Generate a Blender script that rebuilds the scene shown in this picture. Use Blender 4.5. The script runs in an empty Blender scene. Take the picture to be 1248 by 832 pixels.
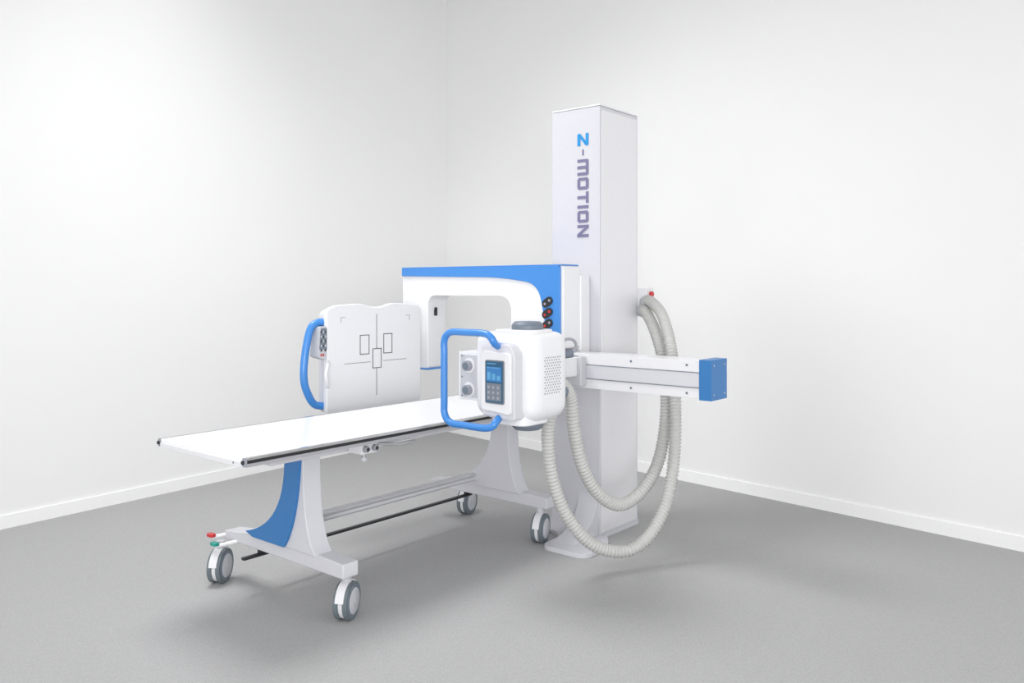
import bpy, bmesh, math
from mathutils import Vector, Matrix
V=Vector
scene=bpy.context.scene
COL=scene.collection
try:
    scene.view_settings.view_transform='Standard'
    scene.view_settings.look='None'
except Exception: pass

# ---------------------------------------------------------------- materials
def mat(name,col,rough=.45,metal=0.0,noise=0.0,nscale=40,bump=0.0,emit=0.0,coat=0.0):
    m=bpy.data.materials.new(name); m.use_nodes=True
    nt=m.node_tree; b=nt.nodes['Principled BSDF']
    b.inputs['Roughness'].default_value=rough
    b.inputs['Metallic'].default_value=metal
    b.inputs['Base Color'].default_value=(*col,1)
    if coat: b.inputs['Coat Weight'].default_value=coat
    tc=nt.nodes.new('ShaderNodeTexCoord'); n=nt.nodes.new('ShaderNodeTexNoise')
    n.inputs['Scale'].default_value=nscale; n.inputs['Detail'].default_value=4
    nt.links.new(tc.outputs['Object'],n.inputs['Vector'])
    r=nt.nodes.new('ShaderNodeValToRGB')
    k=noise if noise else .01
    r.color_ramp.elements[0].position=.3; r.color_ramp.elements[1].position=.7
    r.color_ramp.elements[0].color=(*[c*(1-k) for c in col],1)
    r.color_ramp.elements[1].color=(*[min(1,c*(1+k)) for c in col],1)
    nt.links.new(n.outputs['Fac'],r.inputs['Fac']); nt.links.new(r.outputs['Color'],b.inputs['Base Color'])
    if bump:
        bp=nt.nodes.new('ShaderNodeBump'); bp.inputs['Strength'].default_value=bump; bp.inputs['Distance'].default_value=.002
        nt.links.new(n.outputs['Fac'],bp.inputs['Height']); nt.links.new(bp.outputs['Normal'],b.inputs['Normal'])
    return m
M_wall=mat('wall_paint',(.885,.885,.885),.9,noise=.004,nscale=2)
M_base=mat('baseboard_paint',(.95,.95,.95),.5)
M_floor=mat('grey_carpet',(.405,.405,.407),.95,noise=.13,nscale=260,bump=.3)
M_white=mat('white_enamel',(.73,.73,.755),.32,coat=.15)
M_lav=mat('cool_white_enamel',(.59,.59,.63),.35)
M_plast=mat('white_plastic',(.75,.755,.775),.38)
M_top=mat('white_tabletop',(.86,.86,.875),.22)
M_blue=mat('blue_plastic',(.042,.22,.60),.35,coat=.2)
M_blue2=mat('deep_blue_plastic',(.030,.17,.43),.4)
M_grey=mat('grey_plastic',(.15,.18,.22),.5)
M_tyre=mat('dark_grey_tyre',(.13,.16,.18),.6)
M_mgrey=mat('mid_grey_plastic',(.30,.31,.35),.5)
M_lgrey=mat('light_grey_plastic',(.50,.51,.54),.5)
M_dark=mat('black_plastic',(.018,.018,.022),.45)
M_chrome=mat('chrome',(.70,.70,.71),.18,metal=1)
M_alu=mat('brushed_aluminium',(.52,.52,.55),.35,metal=.7)
M_hose=mat('pale_grey_hose',(.50,.50,.487),.55,noise=.04)
M_red=mat('red_plastic',(.55,.03,.03),.4)
M_green=mat('green_plastic',(.02,.30,.25),.4)
M_yel=mat('yellow_label',(.65,.45,.05),.5)
M_screen=mat('screen_glass',(.02,.09,.18),.12)
M_scyan=mat('screen_cyan',(.10,.33,.56),.3)
M_pur=mat('violet_print',(.17,.165,.28),.5)
M_cyan=mat('cyan_print',(.01,.26,.60),.5)
M_line=mat('dark_print',(.05,.05,.06),.6)
M_shade=mat('shade_slab_grey',(.5,.5,.5),.9)  # grey for the added overhead slab

# ---------------------------------------------------------------- builders
WP={}
def empty(name,loc,label,cat):
    o=bpy.data.objects.new(name,None); COL.objects.link(o); o.location=loc; o.empty_display_size=.2
    WP[o]=V(loc); o['label']=label; o['category']=cat; return o

def rpoly(pts,r=.02,seg=5):
    out=[];n=len(pts)
    for i,p in enumerate(pts):
        rr=r[i] if isinstance(r,(list,tuple)) else r
        a=V(pts[i-1]);b=V(p);c=V(pts[(i+1)%n])
        if rr<=0: out.append(b);continue
        d1=(a-b);d2=(c-b); l=min(rr,d1.length*.48,d2.length*.48)
        p1=b+d1.normalized()*l; p2=b+d2.normalized()*l
        for k in range(seg+1):
            t=k/seg; out.append(p1*(1-t)**2+b*2*t*(1-t)+p2*t*t)
    return out

def catmull(P,n=10):
    P=[V(p) for p in P]; Q=[P[0]*2-P[1]]+P+[P[-1]*2-P[-2]]; out=[]
    for i in range(1,len(Q)-2):
        a,b,c,d=Q[i-1:i+3]
        for k in range(n):
            t=k/n
            out.append(.5*((2*b)+(c-a)*t+(2*a-5*b+4*c-d)*t*t+(3*b-a-3*c+d)*t**3))
    out.append(P[-1]); return out
def resample(P,step):
    L=[0]
    for a,b in zip(P,P[1:]): L.append(L[-1]+(b-a).length)
    n=max(2,int(L[-1]/step)); out=[];j=0
    for i in range(n+1):
        s=L[-1]*i/n
        while j<len(L)-2 and L[j+1]<s: j+=1
        t=(s-L[j])/max(1e-9,L[j+1]-L[j]); out.append(P[j].lerp(P[j+1],min(1,t)))
    return out

class B:
    def __init__(s): s.bm=bmesh.new(); s.mats=[]
    def mi(s,m):
        if m not in s.mats: s.mats.append(m)
        return s.mats.index(m)
    def _face(s,vs,i):
        try: f=s.bm.faces.new(vs); f.material_index=i; return f
        except ValueError: return None
    def box(s,lo,hi,m):
        i=s.mi(m); x0,y0,z0=lo;x1,y1,z1=hi
        v=[s.bm.verts.new(p) for p in [(x0,y0,z0),(x1,y0,z0),(x1,y1,z0),(x0,y1,z0),(x0,y0,z1),(x1,y0,z1),(x1,y1,z1),(x0,y1,z1)]]
        for f in [(3,2,1,0),(4,5,6,7),(0,1,5,4),(1,2,6,5),(2,3,7,6),(3,0,4,7)]: s._face([v[k] for k in f],i)
        return s
    def prism(s,pts,axis,a,b,m):
        """pts 2D; axis 'x': (y,z), 'y': (x,z), 'z': (x,y)"""
        i=s.mi(m)
        def P(p,t):
            return {'x':(t,p[0],p[1]),'y':(p[0],t,p[1]),'z':(p[0],p[1],t)}[axis]
        A=[s.bm.verts.new(P(p,a)) for p in pts];C=[s.bm.verts.new(P(p,b)) for p in pts]
        fs=[s._face(A,i),s._face(C[::-1],i)]
        n=len(pts)
        for k in range(n): fs.append(s._face([A[(k+1)%n],A[k],C[k],C[(k+1)%n]],i))
        bmesh.ops.recalc_face_normals(s.bm,faces=[f for f in fs if f])
        return s
    def pillow(s,pts,z0,z1,rb,rt,m,n=8,bulge=0.0):
        """vertical solid over plan polygon pts with rounded bottom and top rims"""
        i=s.mi(m); xs=[p[0] for p in pts]; ys=[p[1] for p in pts]
        cx=(min(xs)+max(xs))/2; cy=(min(ys)+max(ys))/2; hx=(max(xs)-min(xs))/2; hy=(max(ys)-min(ys))/2
        lv=[(z0+rb*(1-math.cos(math.pi/2*k/n)),rb*(1-math.sin(math.pi/2*k/n))) for k in range(n+1)]
        for k in range(1,6): lv.append((z0+rb+(z1-rt-z0-rb)*k/6,0))
        lv+=[(z1-rt*(1-math.sin(math.pi/2*k/n)),rt*(1-math.cos(math.pi/2*k/n))) for k in range(n+1)]
        rings=[]
        for z,ins in lv:
            t=(z-z0)/(z1-z0); g=bulge*math.sin(math.pi*t)
            sx=(hx-ins+g)/hx; sy=(hy-ins+g)/hy
            rings.append([s.bm.verts.new((cx+(p[0]-cx)*sx,cy+(p[1]-cy)*sy,z)) for p in pts])
        fs=[]
        m_=len(pts)
        for a,b in zip(rings,rings[1:]):
            for j in range(m_): fs.append(s._face([a[j],a[(j+1)%m_],b[(j+1)%m_],b[j]],i))
        fs.append(s._face(rings[0][::-1],i)); fs.append(s._face(rings[-1],i))
        bmesh.ops.recalc_face_normals(s.bm,faces=[f for f in fs if f]); return s
    def sweep(s,path,r,m,n=12,rf=None,caps=True,closed=False):
        i=s.mi(m); P=[V(p) for p in path]; rings=[]
        T=[]
        for k in range(len(P)):
            if closed: t=P[(k+1)%len(P)]-P[k-1]
            else: t=P[min(k+1,len(P)-1)]-P[max(k-1,0)]
            T.append(t.normalized())
        up=V((0,0,1)) if abs(T[0].z)<.9 else V((1,0,0))
        N=(up-T[0]*up.dot(T[0])).normalized()
        for k,p in enumerate(P):
            N=(N-T[k]*N.dot(T[k])).normalized(); Bn=T[k].cross(N)
            rr=rf(k) if rf else r
            rings.append([s.bm.verts.new(p+(N*math.cos(a)+Bn*math.sin(a))*rr) for a in [2*math.pi*j/n for j in range(n)]])
        m_=len(rings)
        for k in range(m_ if closed else m_-1):
            a=rings[k];b=rings[(k+1)%m_]
            for j in range(n): s._face([a[j],a[(j+1)%n],b[(j+1)%n],b[j]],i)
        if caps and not closed:
            s._face(rings[0][::-1],i); s._face(rings[-1],i)
        return s
    def cyl(s,c0,c1,r,m,n=28,r2=None):
        i=s.mi(m); c0=V(c0);c1=V(c1);r2=r if r2 is None else r2
        T=(c1-c0).normalized(); up=V((0,0,1)) if abs(T.z)<.9 else V((1,0,0))
        N=(up-T*up.dot(T)).normalized();Bn=T.cross(N)
        R=[]
        for c,rr in((c0,r),(c1,r2)):
            R.append([s.bm.verts.new(c+(N*math.cos(2*math.pi*j/n)+Bn*math.sin(2*math.pi*j/n))*rr) for j in range(n)])
        for j in range(n): s._face([R[0][j],R[0][(j+1)%n],R[1][(j+1)%n],R[1][j]],i)
        s._face(R[0][::-1],i);s._face(R[1],i); return s
    def done(s,name,parent=None,bevel=0,bseg=3,origin=None,rotz=0,kind=None,label=None,cat=None,sharp=35):
        me=bpy.data.meshes.new(name)
        vs=[v.co for v in s.bm.verts]
        if origin is None:
            lo=V((min(v[k] for v in vs) for k in range(3)));hi=V((max(v[k] for v in vs) for k in range(3)))
            origin=(lo+hi)/2
        origin=V(origin)
        bmesh.ops.translate(s.bm,verts=s.bm.verts,vec=-origin)
        s.bm.normal_update(); s.bm.to_mesh(me); s.bm.free()
        for m in s.mats: me.materials.append(m)
        for p in me.polygons: p.use_smooth=True
        me.set_sharp_from_angle(angle=math.radians(sharp))
        o=bpy.data.objects.new(name,me); COL.objects.link(o)
        WP[o]=origin
        if parent is not None:
            o.parent=parent; o.location=origin-WP[parent]
        else: o.location=origin
        o.rotation_euler.z=rotz
        if bevel:
            md=o.modifiers.new('bevel','BEVEL'); md.width=bevel; md.segments=bseg; md.limit_method='ANGLE'; md.angle_limit=math.radians(40); md.harden_normals=True
        if kind: o['kind']=kind
        if label: o['label']=label
        if cat: o['category']=cat
        return o

# ---------------------------------------------------------------- room
corner=V((-5.38,5.55)); lend=V((-5.38,5.55))+(V((-5.12,1.71))-corner)*2.3; rend=corner+(V((-.654,4.90))-corner)*1.75
def slab(a,b,inward,t,z0,z1,m):
    d=(b-a).normalized(); n=V((-d.y,d.x))
    if n.dot(inward)<0: n=-n
    q=[a,b,b+n*t,a+n*t]
    bb=B(); bb.prism([(p.x,p.y) for p in q],'z',z0,z1,m); return bb
inL=V((1,0)); inR=V((0,-1))
slab(corner,lend,inL,-.12,0,4.6,M_wall).done('wall_left',kind='structure')
slab(corner,rend,inR,-.12,0,4.6,M_wall).done('wall_right',kind='structure')
slab(corner,lend,inL,.012,0,.075,M_base).done('baseboard_left',kind='structure')
slab(corner,rend,inR,.012,0,.075,M_base).done('baseboard_right',kind='structure')
fl=B(); fl.box((-5.6,-4,-.05),(3.5,5.8,0),M_floor); fl.done('floor',kind='structure')
fl=B(); fl.box((-5.6,-.8,4.6),(.4,5.8,4.7),M_shade); fl.done('overhead_shade_slab',kind='structure')  # unseen slab added overhead to block light and darken the wall tops

# ---------------------------------------------------------------- patient table
T=empty('examination_table',(-3.0,2.8,0),'mobile white examination table with blue curved leg on casters','examination table')
TX0,TX1,TY0,TY1=-3.315,-2.675,1.70,3.58
t=B(); t.box((TX0+.016,TY0,.696),(TX1-.016,TY1,.72),M_top); t.done('tabletop',T,bevel=.003)
for x0,x1,s in((TX0,TX0+.016,-1),(TX1-.016,TX1,1)):
    r=B(); r.box((x0,TY0+.008,.711),(x1,TY1-.01,.7215),M_chrome); r.box((x0+.003,TY0+.008,.699),(x1-.003,TY1-.01,.711),M_dark)
    r.box((x0,TY0+.008,.686),(x1,TY1-.01,.699),M_alu)
    r.done('side_rail',T,bevel=.0015,label='slim chrome and black accessory rail')
    e=B(); e.box((x0-.001,TY0-.003,.688),(x1+.001,TY0+.008,.7215),M_mgrey)
    e.cyl(((x0+x1)/2,TY0-.003,.705),((x0+x1)/2,TY0-.010,.705),.008,M_dark)
    e.done('rail_end_cap',T,bevel=.002)
e=B(); e.box((TX0+.016,TY0-.003,.686),(TX1-.016,TY0+.02,.704),M_white)
e.cyl((-2.75,TY0-.003,.697),(-2.75,TY0-.005,.697),.004,M_grey,n=12)
e.done('end_trim',T,bevel=.002)
f=B(); f.box((-3.20,1.90,.640),(-3.15,3.50,.690),M_lav); f.box((-2.86,1.90,.640),(-2.81,3.50,.690),M_lav)
for yy in(1.92,2.12,3.32,3.45): f.box((-3.15,yy,.645),(-2.86,yy+.05,.688),M_lav)
f.done('under_frame',T,bevel=.004)
k=B(); k.box((-2.80,2.28,.638),(-2.715,2.37,.684),M_white)
for yy in(2.30,2.35): k.cyl((-2.715,yy,.660),(-2.695,yy,.660),.014,M_mgrey); k.cyl((-2.695,yy,.660),(-2.692,yy,.660),.008,M_dark)
k.cyl((-2.75,2.325,.640),(-2.75,2.325,.615),.008,M_alu,n=12); k.cyl((-2.75,2.325,.618),(-2.75,2.325,.600),.013,M_lgrey)
k.sweep([(-2.80,2.45,.65),(-2.74,2.52,.645),(-2.72,2.60,.65)],.007,M_alu,n=8)
k.done('locking_knob',T,bevel=.002)

def bez(p0,p1,p2,n=14):
    p0,p1,p2=V(p0),V(p1),V(p2); return [p0*(1-t)**2+p1*2*t*(1-t)+p2*t*t for t in [i/n for i in range(n+1)]]
def leg(y0,y1,bluefront):
    left=bez((-2.965,.645),(-2.955,.33),(-3.26,.262))
    pts=[(p.x,p.y) for p in left]+[(-3.26,.243),(-2.76,.243)]+[(p.x,p.y) for p in bez((-2.76,.243),(-2.85,.31),(-2.848,.645))][1:]
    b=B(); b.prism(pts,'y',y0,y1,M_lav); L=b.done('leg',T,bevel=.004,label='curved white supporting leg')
    if bluefront:
        pb=[(p.x,p.y) for p in bez((-2.964,.640),(-2.951,.335),(-3.256,.262))]+[(-3.20,.245),(-2.97,.245)]+[(p.x,p.y) for p in bez((-2.97,.245),(-2.875,.36),(-2.856,.640))][1:]
        c=B(); c.prism(pb,'y',y0-.012,y0+.001,M_blue2); c.done('leg_cover',L,bevel=.002,label='blue curved leg cover')
    return L
def foot(y0,y1):
    b=B()
    b.prism(rpoly([(-3.46,.184),(-3.46,.222),(-3.24,.250),(-2.80,.250),(-2.60,.244),(-2.60,.184)],.008,3),'y',y0,y1,M_lav)
    return b.done('foot',T,bevel=.006,label='long white foot bar')
leg(2.08,2.17,True); foot(2.09,2.17)
leg(3.41,3.50,False); foot(3.43,3.51)
b=B(); b.box((-3.13,2.17,.274),(-3.07,3.41,.308),M_lav); b.box((-3.069,2.2,.296),(-3.066,3.39,.304),M_alu); b.box((-3.069,2.2,.277),(-3.066,3.39,.281),M_alu); b.done('cross_beam',T,bevel=.004)
b=B(); b.box((-3.212,2.02,.153),(-3.188,3.50,.165),M_dark); b.box((-3.21,2.10,.164),(-3.19,2.14,.186),M_dark); b.box((-3.21,3.45,.164),(-3.19,3.49,.186),M_dark)
b.done('pedal_bar',T,bevel=.003,label='black foot pedal bar')

def caster(px,py,deg):
    ang=math.radians(deg)
    c=V((px,py,0)); R=.076
    ca,sa=math.cos(ang),math.sin(ang)
    ax=V((ca,sa,0)); fw=V((-sa,ca,0))
    w=c+V((0,0,R))
    b=B(); b.cyl(c+V((0,0,.148)),c+V((0,0,.188)),.020,M_lgrey)
    arc=[w+(fw*math.cos(a)+V((0,0,1))*math.sin(a))*(R+.001) for a in [math.radians(-25+i*11.5) for i in range(18)]]
    i=b.mi(M_white); prev=None
    for p in arc:
        o=(p-w).normalized()
        q=[b.bm.verts.new(p+ax*sx*.018+o*h) for sx,h in((-1,0),(1,0),(1,.006),(-1,.006))]
        if prev:
            for k in range(4): b._face([prev[k],prev[(k+1)%4],q[(k+1)%4],q[k]],i)
        else: b._face(q[::-1],i)
        prev=q
    b._face(prev,i)
    b.cyl(w-ax*.009,w+ax*.009,R*.93,M_white,n=32)
    K=b.done('caster',T,origin=(px,py,.09),label='twin-wheel swivel caster, white and grey')
    for sd in(-1,1):
        wb=B(); a0=w+ax*sd*.010; a1=w+ax*sd*.030
        wb.cyl(a0,a1,R,M_tyre,n=36)
        wb.cyl(a1,a1+ax*sd*.003,R*.86,M_grey,n=36,r2=R*.82)
        wb.cyl(a1+ax*sd*.003,a1+ax*sd*.006,R*.70,M_lgrey,n=32,r2=R*.64)
        wb.cyl(a1+ax*sd*.006,a1+ax*sd*.009,R*.2,M_lgrey,n=20)
        wb.done('wheel',K,bevel=.003,bseg=2)
caster(-3.43,2.05,34); caster(-2.65,2.15,28)
caster(-2.655,3.45,18); caster(-3.33,3.61,14)
for (x,y,z,m,nm) in((-3.49,2.04,.198,M_red,'red'),(-3.41,2.01,.180,M_green,'green')):
    b=B(); b.prism(rpoly([(x-.022,y-.014),(x+.022,y-.014),(x+.022,y+.014),(x-.022,y+.014)],.010),'z',z,z+.014,m)
    b.sweep([(x,y,z-.002),(x+.02,y+.03,z),(x+.05,y+.09,z+.008)],.010,M_white,n=8)
    b.done('brake_pedal',T,bevel=.002,label=nm+' brake pedal')

# ---------------------------------------------------------------- x-ray stand
S=empty('radiography_stand',(-2.6,3.88,0),'white column x-ray stand with blue arm, detector and tube head','x-ray machine')
CX0,CX1,CY0,CY1,CH=-2.757,-2.440,3.692,4.082,2.335
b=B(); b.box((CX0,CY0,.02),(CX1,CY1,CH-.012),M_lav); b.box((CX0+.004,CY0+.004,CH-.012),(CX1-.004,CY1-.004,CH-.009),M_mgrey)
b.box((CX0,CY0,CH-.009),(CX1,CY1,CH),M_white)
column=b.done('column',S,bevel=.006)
b=B(); b.box((CX1-.001,CY0+.012,.03),(CX1+.003,CY1-.012,CH-.03),M_white); b.done('side_cover',column,bevel=.002,label='flat white side cover')
b=B()
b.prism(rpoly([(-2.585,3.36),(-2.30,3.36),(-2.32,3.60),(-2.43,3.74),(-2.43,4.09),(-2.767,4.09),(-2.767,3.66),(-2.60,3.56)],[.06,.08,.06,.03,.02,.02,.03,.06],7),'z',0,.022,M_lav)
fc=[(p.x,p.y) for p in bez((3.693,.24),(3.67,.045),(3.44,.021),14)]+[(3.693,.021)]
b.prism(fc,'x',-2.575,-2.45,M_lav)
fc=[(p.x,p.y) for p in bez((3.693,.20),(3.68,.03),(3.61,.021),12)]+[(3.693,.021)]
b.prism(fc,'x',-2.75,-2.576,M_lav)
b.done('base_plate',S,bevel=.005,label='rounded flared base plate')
def letters(z_start,pitch_list,cap,x_base,y,th,m,name,word):
    b=B(); z=z_start
    for ch,w in pitch_list:
        cnt=[0]
        def bar(u0,v0,u1,v1):
            cnt[0]+=1
            b.box((x_base+v0,y-.0025-.0003*cnt[0],z-u1),(x_base+v1,y+.001,z-u0),m)
        c=cap;t=th
        if ch=='M': bar(0,0,t,c-.008);bar(.004,c-t,w-.004,c);bar(w/2-t/2,0,w/2+t/2,c-.003);bar(w-t,0,w,c-.008)
        elif ch=='O': bar(0,.007,t,c-.007);bar(w-t,.007,w,c-.007);bar(.007,0,w-.007,t);bar(.007,c-t,w-.007,c)
        elif ch=='T': bar(0,c-t,w,c);bar(w/2-t/2,0,w/2+t/2,c-.003)
        elif ch=='I': bar(0,0,t,c)
        elif ch=='N':
            bar(0,0,t,c);bar(w-t,0,w,c)
            b.prism([(x_base+c,z),(x_base+c,z-t),(x_base,z-w),(x_base,z-w+t)],'y',y-.0045,y+.0012,m)
        elif ch=='-': bar(0,c/2-t/2,w,c/2+t/2)
        elif ch=='Z':
            bar(0,c-t,w,c);bar(0,0,w,t)
            b.prism([(x_base+c-t,z-w+t*1.3),(x_base+c-t,z-w),(x_base+t,z-t*1.3),(x_base+t,z)],'y',y-.0045,y+.0012,m)
        z-=w+.012
    return b.done(name,column,label=word)
cap=.072; xb=-2.584
letters(2.187,[('Z',.066)],cap,xb,CY0,.018,M_cyan,'column_lettering','bright blue letter Z')
letters(2.100,[('-',.032)],cap,xb,CY0,.009,M_pur,'column_lettering','violet hyphen')
letters(2.047,[('M',.088),('O',.065),('T',.062),('I',.017),('O',.065),('N',.067)],cap,xb,CY0,.0165,M_pur,'column_lettering','violet letters MOTION')

# carriage
b=B(); b.box((-2.74,3.60,.86),(-2.50,3.693,1.42),M_white); b.done('carriage',S,bevel=.012)
# arm (inverted L) in the XZ plane
AY0,AY1=3.45,3.605
outer=[(-3.72,1.465),(-2.505,1.465),(-2.505,1.03),(-2.86,1.03),(-2.86,1.30),(-3.50,1.30),(-3.50,.865),(-3.72,.865)]
b=B(); b.prism(rpoly(outer,[.02,.02,.015,.03,.09,.06,.02,.02],7),'y',AY0,AY1,M_plast); arm=b.done('support_arm',S,bevel=.006)
bl=rpoly([(-3.715,1.464),(-2.52,1.464),(-2.52,1.035),(-2.59,1.035),(-2.662,1.368),(-2.92,1.404),(-3.715,1.418)],[.004,.02,.004,.004,.09,.16,.004],9)
b=B(); b.prism(bl,'y',AY0-.012,AY0+.002,M_blue); b.prism(rpoly([(-3.715,1.463),(-2.51,1.463),(-2.51,1.47),(-3.715,1.47)],0,1),'y',AY0-.012,AY1-.01,M_blue)
b.done('arm_cover',arm,bevel=.003,label='blue sweeping arm cover')
for i,z in enumerate((1.272,1.214,1.156)):
    c=V((-2.598,0,z)); q=.55
    A=.036; Bs=.022
    cap_=[]
    for k in range(32):
        a=2*math.pi*k/32; ex=math.copysign(abs(math.cos(a))**.7,math.cos(a))*A; ez=math.copysign(abs(math.sin(a))**.85,math.sin(a))*Bs
        cap_.append((c.x+ex*math.cos(q)-ez*math.sin(q), c.z+ex*math.sin(q)+ez*math.cos(q)))
    b=B(); b.prism(cap_,'y',AY0-.017,AY0-.011,M_dark)
    ux,uz=math.cos(q)*.017,math.sin(q)*.017
    b.cyl((c.x-ux,AY0-.017,z-uz),(c.x-ux,AY0-.019,z-uz),.007,M_red if i else M_mgrey,n=18)
    b.cyl((c.x+ux,AY0-.017,z+uz),(c.x+ux,AY0-.019,z+uz),.007,M_mgrey if i!=1 else M_red,n=18)
    b.done('push_button',arm,label='dark oval pad with two small buttons')
b=B(); b.box((-3.715,3.442,.858),(-3.495,3.60,.868),M_blue); b.done('arm_end_trim',arm,bevel=.002,label='blue lower edge trim')
b=B(); b.box((-3.497,3.50,1.18),(-3.49,3.52,1.22),M_dark); b.box((-3.5,3.505,1.21),(-3.485,3.515,1.23),M_dark); b.done('arm_latch',arm,label='small black latch')

# rail
RX0,RX1,RZ0,RZ1=-2.80,-1.735,.838,1.012
b=B(); b.box((RX0,3.452,RZ0),(RX1,3.60,RZ1),M_white)
b.box((RX0+.05,3.447,RZ0+.048),(RX1-.002,3.453,RZ0+.051),M_grey); b.box((RX0+.05,3.447,RZ1-.055),(RX1-.002,3.453,RZ1-.052),M_grey)
b.box((RX0+.05,3.449,RZ0+.052),(RX1-.002,3.453,RZ1-.056),M_lav)
for xx in(-1.80,-2.10,-2.40):
    for zz in(RZ0+.022,RZ1-.022): b.cyl((xx,3.452,zz),(xx,3.449,zz),.006,M_grey,n=14)
rail=b.done('horizontal_rail',S,bevel=.003)
b=B(); b.box((RX1,3.446,RZ0-.006),(RX1+.062,3.606,RZ1+.006),M_blue2)
for yy in(3.47,3.58):
    for zz in(RZ0+.02,RZ1-.02): b.cyl((RX1+.062,yy,zz),(RX1+.064,yy,zz),.005,M_chrome,n=12)
b.done('rail_end_cap',rail,bevel=.008,label='blue rail end cap')

# detector
DX=-3.50
pan=[(2.706,.67),(3.392,.67),(3.392,1.235),(3.33,1.254),(3.16,1.262),(3.09,1.241),(3.01,1.241),(2.94,1.262),(2.77,1.254),(2.706,1.235)]
b=B(); b.prism(rpoly(pan,[.04,.04,.03,.03,.03,.03,.03,.03,.03,.03],5),'x',DX-.03,DX,M_plast)
pb2=[(2.72,.68),(3.38,.68),(3.38,1.22),(3.3,1.240),(2.79,1.240),(2.72,1.22)]
b.prism(rpoly(pb2,.04,5),'x',DX-.09,DX-.03,M_lav)
det=b.done('detector_panel',S,bevel=.008,label='white flat detector panel with alignment marks')
def line(a,c,w=.003,nm='alignment_mark',m=M_line):
    b=B(); (y0,z0),(y1,z1)=a,c
    b.box((DX-.001,min(y0,y1)-w/2,min(z0,z1)-w/2),(DX+.0012,max(y0,y1)+w/2,max(z0,z1)+w/2),m); return b.done(nm,det)
line((3.05,1.20),(3.05,1.012));line((3.05,.90),(3.05,.75))
line((2.826,.938),(3.005,.938),.0022);line((3.100,.938),(3.275,.938),.0022)
def rect(y0,y1,z0,z1):
    b=B(); w=.004
    for lo,hi in(((y0,z0),(y1,z0+w)),((y0,z1-w),(y1,z1)),((y0,z0),(y0+w,z1)),((y1-w,z0),(y1,z1))):
        b.box((DX-.001,lo[0],lo[1]),(DX+.0012,hi[0],hi[1]),M_line)
    b.done('alignment_frame',det)
rect(2.93,2.997,.981,1.089);rect(3.10,3.166,.978,1.090);rect(3.02,3.085,.90,1.01)
for y,z,sy,sz in((2.80,1.19,1,-1),(3.30,1.19,-1,-1)):
    b=B()
    w=.003; e=y+sy*.03;g=z+sz*.03
    q=[(y,z),(e,z),(e,z+sz*w),(y+sy*w,z+sz*w),(y+sy*w,g),(y,g)]
    b.prism(q,'x',DX-.001,DX+.0012,M_mgrey); b.done('corner_mark',det,label='faint grey corner mark')
hp=catmull([(-3.53,2.74,1.16),(-3.545,2.69,1.165),(-3.55,2.645,1.14),(-3.55,2.618,1.06),(-3.55,2.60,.95),(-3.55,2.60,.86),(-3.55,2.625,.79),(-3.55,2.665,.735),(-3.54,2.72,.72)],8)
b=B(); b.sweep(hp,.020,M_blue,n=14); b.done('detector_handle',det,label='blue curved grab handle')
b=B(); b.prism(rpoly([(2.650,.985),(2.715,.965),(2.715,1.145),(2.665,1.145)],.012),'x',DX-.07,DX-.002,M_lgrey)
b.prism(rpoly([(2.660,1.025),(2.708,1.020),(2.708,1.135),(2.670,1.135)],.006),'x',DX-.004,DX+.0005,M_grey)
for i in range(6):
    for j in range(3): b.box((DX-.003,2.668+j*.013,.990+i*.024),(DX+.0015,2.676+j*.013,1.002+i*.024),M_red if (i==0 and j<2) else (M_dark if (i+j)%2 else M_lgrey))
b.done('control_pad',det,bevel=.001,label='slim dark grey button pad')
b=B(); b.sweep(catmull([(DX-.01,2.72,.96),(DX+.015,2.70,.94),(DX+.02,2.685,.89),(DX+.015,2.70,.84),(DX-.01,2.72,.82)],6),.010,M_white,n=10); b.done('release_lever',det)

# tube head
H=B()
H.pillow(rpoly([(-2.44,2.70),(-2.27,2.70),(-2.15,2.715),(-2.125,2.76),(-2.12,2.975),(-2.44,2.975)],[.03,.05,.035,.05,.075,.04],9),.768,1.155,.070,.045,M_plast,bulge=.003)
head=H.done('tube_head',S,label='rounded white x-ray tube housing',sharp=60)
b=B(); b.prism(rpoly([(-2.37,2.70),(-2.165,2.70),(-2.165,2.90),(-2.37,2.90)],.06,6),'z',.758,.80,M_plast); b.done('housing_ring',head,bevel=.006)
b=B(); b.prism(rpoly([(-2.37,2.72),(-2.155,2.72),(-2.155,2.92),(-2.37,2.92)],.06,6),'z',1.135,1.166,M_plast); b.done('housing_ring',head,bevel=.006)
for z0,z1,z2 in((1.160,1.186,1.200),(.765,.742,.726)):
    b=B(); b.cyl((-2.25,2.83,z0),(-2.25,2.83,z1),.070,M_grey,n=40); b.cyl((-2.25,2.83,z1),(-2.25,2.83,z2),.070,M_grey,n=40,r2=.056)
    b.done('tube_end_cap',head,bevel=.003,label='grey round end cap')
b=B(); b.prism(rpoly([(-2.365,.80),(-2.18,.785),(-2.18,1.07),(-2.21,1.11),(-2.365,1.10)],.018,5),'y',2.655,2.76,M_lav); con=b.done('console',head,bevel=.006)
b=B(); b.prism(rpoly([(-2.356,.825),(-2.192,.812),(-2.192,1.072),(-2.356,1.080)],.018,5),'y',2.643,2.657,M_white); b.done('console_front',con,bevel=.004,label='raised white front plate')
b=B(); b.prism(rpoly([(-2.330,.855),(-2.225,.855),(-2.225,1.040),(-2.330,1.040)],.010),'y',2.639,2.645,M_grey)
b.box((-2.323,2.636,.862),(-2.232,2.640,1.034),M_screen)
b.box((-2.319,2.6352,.950),(-2.236,2.6362,1.012),M_blue2)
for i in range(2): b.box((-2.316,2.6345,1.024-i*.018),(-2.316+[.05,.07][i],2.6355,1.028-i*.018),M_scyan)
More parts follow.
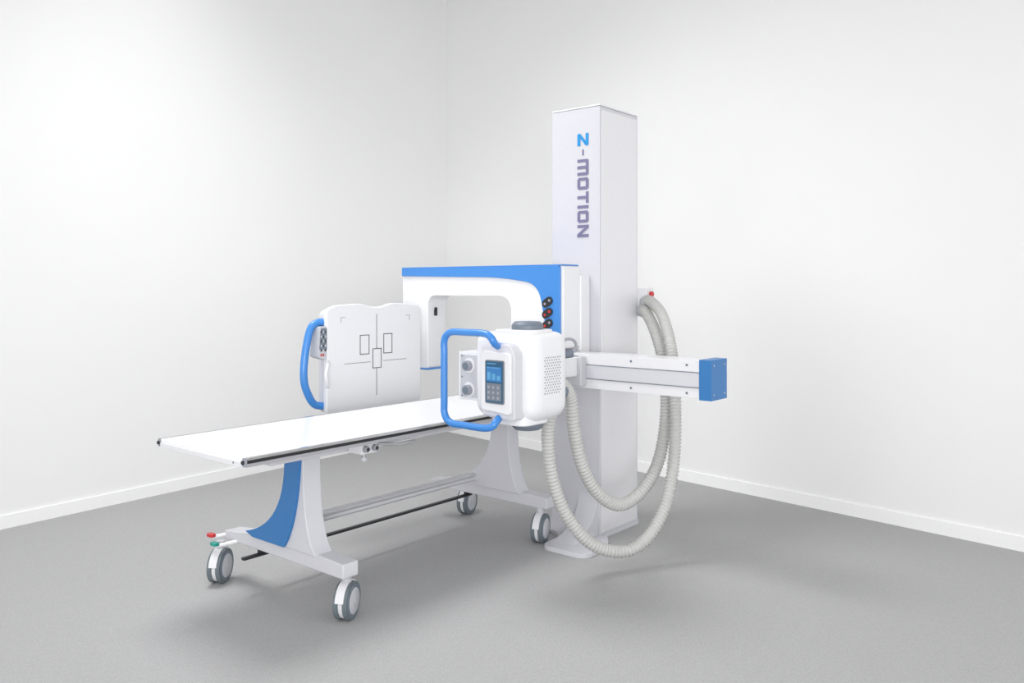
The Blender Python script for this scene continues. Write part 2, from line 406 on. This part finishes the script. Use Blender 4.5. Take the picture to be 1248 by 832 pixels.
for i in range(3): b.box((-2.314+i*.027,2.6342,.957),(-2.296+i*.027,2.6355,.990-i*.007),M_scyan)
b.box((-2.319,2.6352,.868),(-2.236,2.6362,.942),M_grey)
for i in range(3):
    for j in range(3): b.box((-2.312+j*.026,2.6342,.875+i*.022),(-2.300+j*.026,2.6355,.887+i*.022),M_mgrey)
b.done('console_display',con,label='dark blue lit touch display with small icons')
b=B()
for i in range(14):
    for j in range(7):
        y=2.785+j*.0165+(.008 if i%2 else 0); z=.892+i*.0118
        x=-2.1245+(y-2.76)*.022+.003*math.sin(math.pi*(z-.77)/.385)
        b.box((x-.004,y,z),(x+.0016,y+.005,z+.006),M_mgrey)
b.done('vent_grille',head,label='grid of fine grey ventilation perforations')
# collimator
b=B(); b.box((-2.555,2.715,.845),(-2.43,2.93,1.06),M_plast); b.box((-2.575,2.74,.865),(-2.555,2.91,1.035),M_lgrey)
b.box((-2.540,2.709,.858),(-2.435,2.716,1.048),M_lgrey)
for z in(1.042,.948,.864): b.cyl((-2.53,2.709,z),(-2.53,2.707,z),.004,M_grey,n=12)
b.done('collimator',head,bevel=.008)
for z in(1.000,.892):
    b=B(); b.cyl((-2.487,2.709,z),(-2.487,2.706,z),.034,M_white); b.cyl((-2.487,2.706,z),(-2.487,2.685,z),.023,M_mgrey); b.cyl((-2.487,2.685,z),(-2.487,2.680,z),.016,M_grey)
    b.done('collimator_knob',head,bevel=.002,label='grey round knob')
ring=[(-2.29,2.73,1.085),(-2.272,2.655,1.100),(-2.264,2.620,1.118),(-2.275,2.612,1.140),(-2.315,2.612,1.154),(-2.42,2.612,1.155),(-2.508,2.612,1.152),(-2.545,2.612,1.12),(-2.548,2.612,1.05),(-2.548,2.612,.86),(-2.545,2.612,.79),(-2.508,2.612,.755),(-2.42,2.612,.752),(-2.315,2.612,.752),(-2.272,2.618,.762),(-2.264,2.640,.785),(-2.29,2.73,.815)]
b=B(); b.sweep(catmull(ring,8),.0158,M_blue,n=16); b.done('steering_handle',head,label='blue rounded rectangular grab handle')
b=B(); b.box((-2.47,2.95,.90),(-2.385,3.455,1.0),M_white); b.box((-2.52,3.40,.85),(-2.36,3.452,1.0),M_lgrey); b.done('tube_bracket',S,bevel=.008)
b=B(); c=V((-2.17,3.03,1.085)); b.sweep([c+V((.02*math.cos(a),.03*math.cos(a),.032*math.sin(a))) for a in [i*math.pi/12 for i in range(24)]],.007,M_mgrey,n=8,closed=True)
b.cyl((-2.2,2.94,1.04),(-2.16,3.04,1.05),.018,M_grey)
b.done('cable_loop',head)
b=B(); b.cyl((-2.20,2.94,.905),(-2.19,3.02,.870),.030,M_grey); b.cyl((-2.23,2.95,.955),(-2.225,3.03,.935),.030,M_mgrey); b.done('cable_gland',head,bevel=.003,label='dark grey cable gland')

# connector box on column back edge
b=B(); b.box((-2.52,4.08,1.185),(-2.380,4.16,1.345),M_white); b.box((-2.50,4.076,1.20),(-2.44,4.08,1.3),M_white)
b.box((-2.382,4.10,1.215),(-2.378,4.14,1.245),M_yel); b.box((-2.382,4.10,1.250),(-2.378,4.14,1.275),M_red); b.cyl((-2.380,4.122,1.31),(-2.363,4.122,1.31),.016,M_red)
b.done('switch_box',S,bevel=.002,label='small white box with red switch')

# hoses
def hose(pts,r):
    P=resample(catmull(pts,12),.0044)
    b=B(); b.sweep(P,r,M_hose,n=16,rf=lambda k:r*(1.0 if (k%4) in(0,1) else .83))
    b.sweep(P[:12],r*1.12,M_lgrey,n=16); b.sweep(P[-12:],r*1.12,M_lgrey,n=16)
    return b.done('cable_hose',S,sharp=80,label='pale grey corrugated cable hose')
hose([(-2.40,4.10,1.265),(-2.33,4.04,1.27),(-2.203,3.953,1.185),(-2.089,3.852,.963),(-2.007,3.726,.603),(-1.983,3.616,.338),(-2.010,3.503,.168),(-2.071,3.374,.094),(-2.164,3.233,.132),(-2.240,3.119,.280),(-2.278,3.048,.476),(-2.268,3.004,.692),(-2.221,2.99,.822),(-2.19,2.98,.89)],.031)
hose([(-2.42,4.10,1.215),(-2.36,4.03,1.215),(-2.266,3.966,1.125),(-2.179,3.908,.954),(-2.116,3.83,.705),(-2.096,3.717,.468),(-2.112,3.574,.333),(-2.155,3.435,.285),(-2.199,3.307,.363),(-2.229,3.218,.512),(-2.235,3.16,.694),(-2.225,3.11,.853),(-2.23,2.98,.95)],.032)

# ---------------------------------------------------------------- light
w=bpy.data.worlds.new('World'); scene.world=w; w.use_nodes=True
w.node_tree.nodes['Background'].inputs['Color'].default_value=(1,1,1,1); w.node_tree.nodes['Background'].inputs['Strength'].default_value=1.38
def area(name,loc,target,size,energy,sy=None,spread=180):
    l=bpy.data.lights.new(name,'AREA'); l.energy=energy; l.size=size; l.spread=math.radians(spread)
    if sy: l.shape='RECTANGLE'; l.size_y=sy
    o=bpy.data.objects.new(name,l); COL.objects.link(o); o.location=loc
    o.rotation_euler=(V(target)-V(loc)).to_track_quat('-Z','Y').to_euler(); return o
area('softbox_key',(-3.9,2.2,4.4),(-2.5,2.8,0),1.7,60,spread=120)
area('added_fill',(3.0,-3.4,1.4),(-5.2,5.4,1.1),3.5,26,2.0,spread=50)  # added light without a visible source, brightens the walls around their corner

# ---------------------------------------------------------------- camera
cd=bpy.data.cameras.new('camera'); cam=bpy.data.objects.new('camera',cd); COL.objects.link(cam)
cam.location=(0,0,1.35); cam.rotation_euler=(math.radians(90),0,math.atan2(.637,.771))
cd.sensor_width=36; cd.lens=28.85; cd.shift_y=-66/1248
scene.camera=cam
